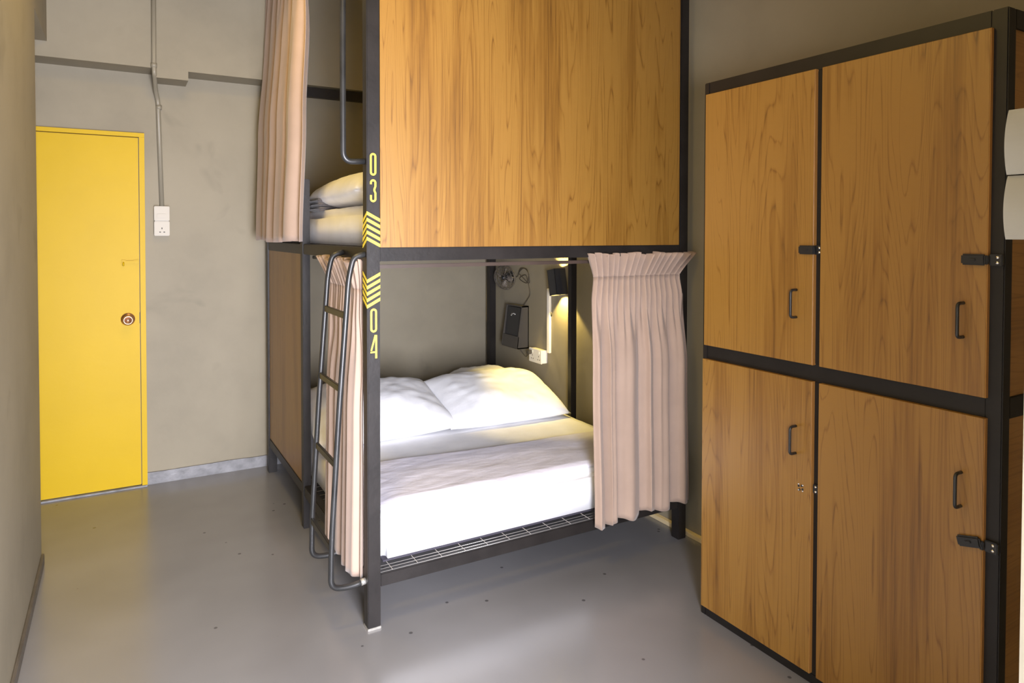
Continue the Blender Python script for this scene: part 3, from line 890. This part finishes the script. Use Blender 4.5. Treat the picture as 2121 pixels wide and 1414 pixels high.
# cords: fan to box with a coiled bundle, box to socket
bm = bmesh.new()
pts = [(W - .018, 4.26, 1.19), (W - .012, 4.19, 1.20), (W - .012, 4.15, 1.255), (W - .012, 4.06, 1.255), (W - .012, 4.03, 1.20), (W - .010, 4.04, 1.16), (W - .014, 4.13, 1.205), (W - .012, 4.17, 1.225),
       (W - .014, 4.10, 1.26), (W - .012, 4.035, 1.225), (W - .012, 4.06, 1.16), (W - .012, 4.16, 1.185), (W - .012, 4.08, 1.215), (W - .012, 4.045, 1.165), (W - .012, 4.02, 1.09), (W - .012, 4.06, 1.04), (W - .025, 4.085, 1.001)]
tube(bm, catmull(pts, 6), .0026, 7)
tag(mk('fan_cord', bm, M['cord'], None, pts[0]), 'tangled thin dark cord from the fan down to the black wall box', 'cord')
bm = bmesh.new()
pts = [(W - .050, 4.10, .705), (W - .030, 4.09, .672), (W - .020, 4.06, .650), (W - .030, 4.02, .668), (W - .055, 3.975, .695), (W - .064, 3.957, .703)]
tube(bm, catmull(pts, 6), .0024, 7)
tag(mk('power_cord', bm, M['cord'], None, pts[0]), 'thin dark cord from the black wall box into the double socket', 'cord')

# upper bunk lamp (behind the oak panel, its glow shows on the bedding)
reading_lamp('black reading lamp of the upper bunk, hidden behind the oak panel', 3.617, 2.10, -.20, 45.0)

# ------------------------------------------------------------------ locker cabinet
lk = thing('locker_cabinet', 'tall oak laminate locker cabinet with four doors in a black steel frame', 'locker', (2.2, 1.43, 0))
K = M['steel2']; D = .43
XB = XL + D
def lp(name, bm, m=None, parent=None, label=None):
    o = mk(name, bm, m or K, parent or lk)
    if label: o['label'] = label
    return o
fw = .040
bm = bmesh.new()
for y in (YL0, YL1 - .026):
    wy = fw if y == YL0 else .026
    for x in (XL, XB - .04): box(bm, x, x + .04, y, y + wy, 0, LTOP, bev=.003)
for z0, z1 in ((0, .036), (1.0145, 1.072), (2.036, LTOP)):
    for x in (XL, XB - .04): box(bm, x + .001, x + .04, YL0 + fw, YL1 - .026, z0, z1, bev=.002)
    for y in (YL0 + .001, YL1 - .026): box(bm, XL + .04, XB - .04, y, y + .025, z0, z1, bev=.002)
for z0, z1 in ((.036, 1.0145), (1.072, 2.036)): box(bm, XL + .001, XL + .04, 1.424, 1.458, z0, z1, bev=.002)
lp('frame', bm)
lp('carcass', B(XL + .012, XB - .01, YL0 + .012, YL1 - .006, .012, LTOP - .012), M['steel2'])
sp1 = lp('side_panel', B(XL + fw, XB - fw, YL0 + .006, YL0 + .012, .036, 1.0145), M['wood_h'], label='oak side panel with sideways grain')
sp2 = lp('side_panel', B(XL + fw, XB - fw, YL0 + .006, YL0 + .012, 1.072, 2.036), M['wood_h'], label='oak side panel with sideways grain')
XD = XL - .014
def locker_door(y0, y1, z0, z1, hz, hy, label, hasp=None):
    d = lp('door', B(XD, XL + .004, y0, y1, z0, z1, bev=.0012, seg=1), M['wood'], label=label)
    lp('edge_band', B(XD + .0015, XL + .003, y0 - .0012, y0, z0, z1), M['edge'], d)
    bm = bmesh.new()
    tube(bm, fillet([(XD + .002, hy, hz + .046), (XD - .030, hy, hz + .046), (XD - .030, hy, hz - .046), (XD + .002, hy, hz - .046)], .012, 5), .0046, 10)
    lp('handle', bm, M['black_plastic'], d)
    return d
def hasp(d, yc, yr, z, tilt=0, ys=None):
    bm = bmesh.new()
    box(bm, -.012, .0, yc - .030 - yc, .030, -.0145, .0145, bev=.004)
    box(bm, -.016, -.010, -.008, .008, -.003, .003, bev=.001)
    bmesh.ops.transform(bm, matrix=Matrix.Translation((XD, yc, z)) @ Matrix.Rotation(tilt, 4, 'X'), verts=bm.verts[:])
    box(bm, XD - .006, XD, yr + .016, yc - .024, z - .012, z + .012, bev=.002)
    h = lp('hasp', bm, M['black_plastic'], d)
    bm = B(XL - .012, XL, yr - .014, yr + .018, z - .015, z + .015, bev=.002)
    lp('keeper', bm, M['black_plastic'], h)
    bm = bmesh.new()
    for dzz in (-.007, .007): lathe(bm, [(.0001, 0), (.0048, 0), (.004, .0022), (.0001, .003)], (XL - .012, yr - .003, z + dzz), '-x', 12)
    lp('screws', bm, M['chrome'], h, 'silver screws')
d1 = locker_door(1.455, 1.936, 1.069, 2.040, 1.268, 1.517, 'upper door of the far locker')
d2 = locker_door(.936, 1.429, 1.069, 2.040, 1.270, .992, 'upper door of the near locker')
d3 = locker_door(1.455, 1.942, .040, 1.0145, .808, 1.514, 'lower door of the far locker, its lock missing')
d4 = locker_door(.936, 1.429, .040, 1.0145, .810, .991, 'lower door of the near locker')
hasp(d1, 1.475, 1.437, 1.449); hasp(d2, .966, .915, 1.434); hasp(d4, .966, .915, .678, -.25)
# bare lock marks on the lower far door
bm = bmesh.new()
for a in range(4):
    c, s = math.cos(a * PI / 2 + .5), math.sin(a * PI / 2 + .5)
    lathe(bm, [(.0001, 0), (.0042, 0), (.0036, .0014), (.0001, .0018)], (XD, 1.493 + .0085 * c, .651 + .0085 * s), '-x', 10)
lp('lock_marks', bm, M['black_plastic'], d3)
bm = bmesh.new()
for dy, dzz in ((.008, .010), (-.008, .010), (.008, -.010), (-.008, -.010)): lathe(bm, [(.0001, 0), (.0036, 0), (.0028, .0016), (.0001, .002)], (XD, 1.493 + dy, .651 + dzz), '-x', 10)
lp('screws', bm, M['chrome'], d3, 'silver screws left where the lock was')
bm = B(XL - .008, XL, 1.430, 1.452, .645, .675, bev=.002)
lp('keeper', bm, M['black_plastic'], d3)
bm = bmesh.new()
for dzz in (-.008, .008): lathe(bm, [(.0001, 0), (.0045, 0), (.0038, .002), (.0001, .0026)], (XL - .008, 1.441, .660 + dzz), '-x', 12)
lp('screws', bm, M['chrome'], d3)

# ------------------------------------------------------------------ ceiling lamps (above the frame) and daylight
def ceiling_lamp(label, x, y, power, size=.22, col=(1.0, .66, .09)):
    t = thing('ceiling_lamp', label, 'ceiling lamp', (x, y, ZC))
    bm = bmesh.new(); lathe(bm, [(.001, 0), (size / 2 + .02, 0), (size / 2 + .02, .035), (size / 2 + .005, .04), (.001, .04)], (x, y, ZC), '-z', 32)
    mk('lamp_body', bm, M['frame_white'], t)
    bm = bmesh.new(); lathe(bm, [(.001, .040), (size / 2, .040), (size / 2 - .01, .046), (.001, .047)], (x, y, ZC), '-z', 32)
    mk('diffuser', bm, M['diffuser'], t)
    ld = bpy.data.lights.new('lamp_light', 'AREA'); ld.shape = 'DISK'; ld.size = size; ld.energy = power; ld.color = col
    lo = bpy.data.objects.new('lamp_light', ld); COL.objects.link(lo); lo.parent = t; lo.location = (0, 0, -.052)
    return t
ceiling_lamp('round ceiling lamp over the open floor before the bunk', .40, 1.80, 11.5, .3)
ceiling_lamp('round ceiling lamp over the passage beside the bunk ladder', .34, 3.05, 9.0, .4)

ld = bpy.data.lights.new('window_daylight', 'AREA'); ld.shape = 'RECTANGLE'; ld.size = wx1 - wx0 - .1; ld.size_y = wz1 - wz0 - .1
ld.energy = 365; ld.color = (.94, .95, 1.06)
lo = bpy.data.objects.new('window_daylight', ld); COL.objects.link(lo)
lo.location = ((wx0 + wx1) / 2, YF - .03, (wz0 + wz1) / 2); lo.rotation_euler = (PI / 2 - .40, 0, 0)

w = bpy.data.worlds.new('daylight'); SC.world = w; w.use_nodes = True
bg = w.node_tree.nodes['Background']; bg.inputs['Color'].default_value = (.75, .85, 1, 1); bg.inputs['Strength'].default_value = .6

# ------------------------------------------------------------------ camera
f_px, cx, cy = 1416.466, 1060.0, 514.818
yaw, pitch, roll = .520605, .021461, .001591
cyw, syw = math.cos(yaw), math.sin(yaw)
fwd = Vector((syw * math.cos(pitch), cyw * math.cos(pitch), -math.sin(pitch)))
rt = Vector((cyw, -syw, 0)); upv = rt.cross(fwd)
r2 = math.cos(roll) * rt + math.sin(roll) * upv; u2 = math.cos(roll) * upv - math.sin(roll) * rt
cam = bpy.data.cameras.new('camera'); cam.sensor_width = 36; cam.lens = f_px / 2121 * 36
cam.shift_x = -(cx - 1060.5) / 2121 ; cam.shift_y = -(707 - cy) / 2121
cam.clip_start = .02
co = bpy.data.objects.new('camera', cam); COL.objects.link(co)
mw = Matrix((r2, u2, -fwd)).transposed().to_4x4(); mw.translation = (0, 0, 1.5)
co.matrix_world = mw
SC.camera = co

vs = SC.view_settings
vs.view_transform = 'Standard'; vs.look = 'None'; vs.gamma = 1; vs.use_curve_mapping = False
vs.exposure = 0.0
SC.cycles.use_denoising = True; SC.cycles.denoising_prefilter = 'ACCURATE'
SC.cycles.max_bounces = 10; SC.cycles.diffuse_bounces = 6
SC.cycles.sample_clamp_indirect = 6
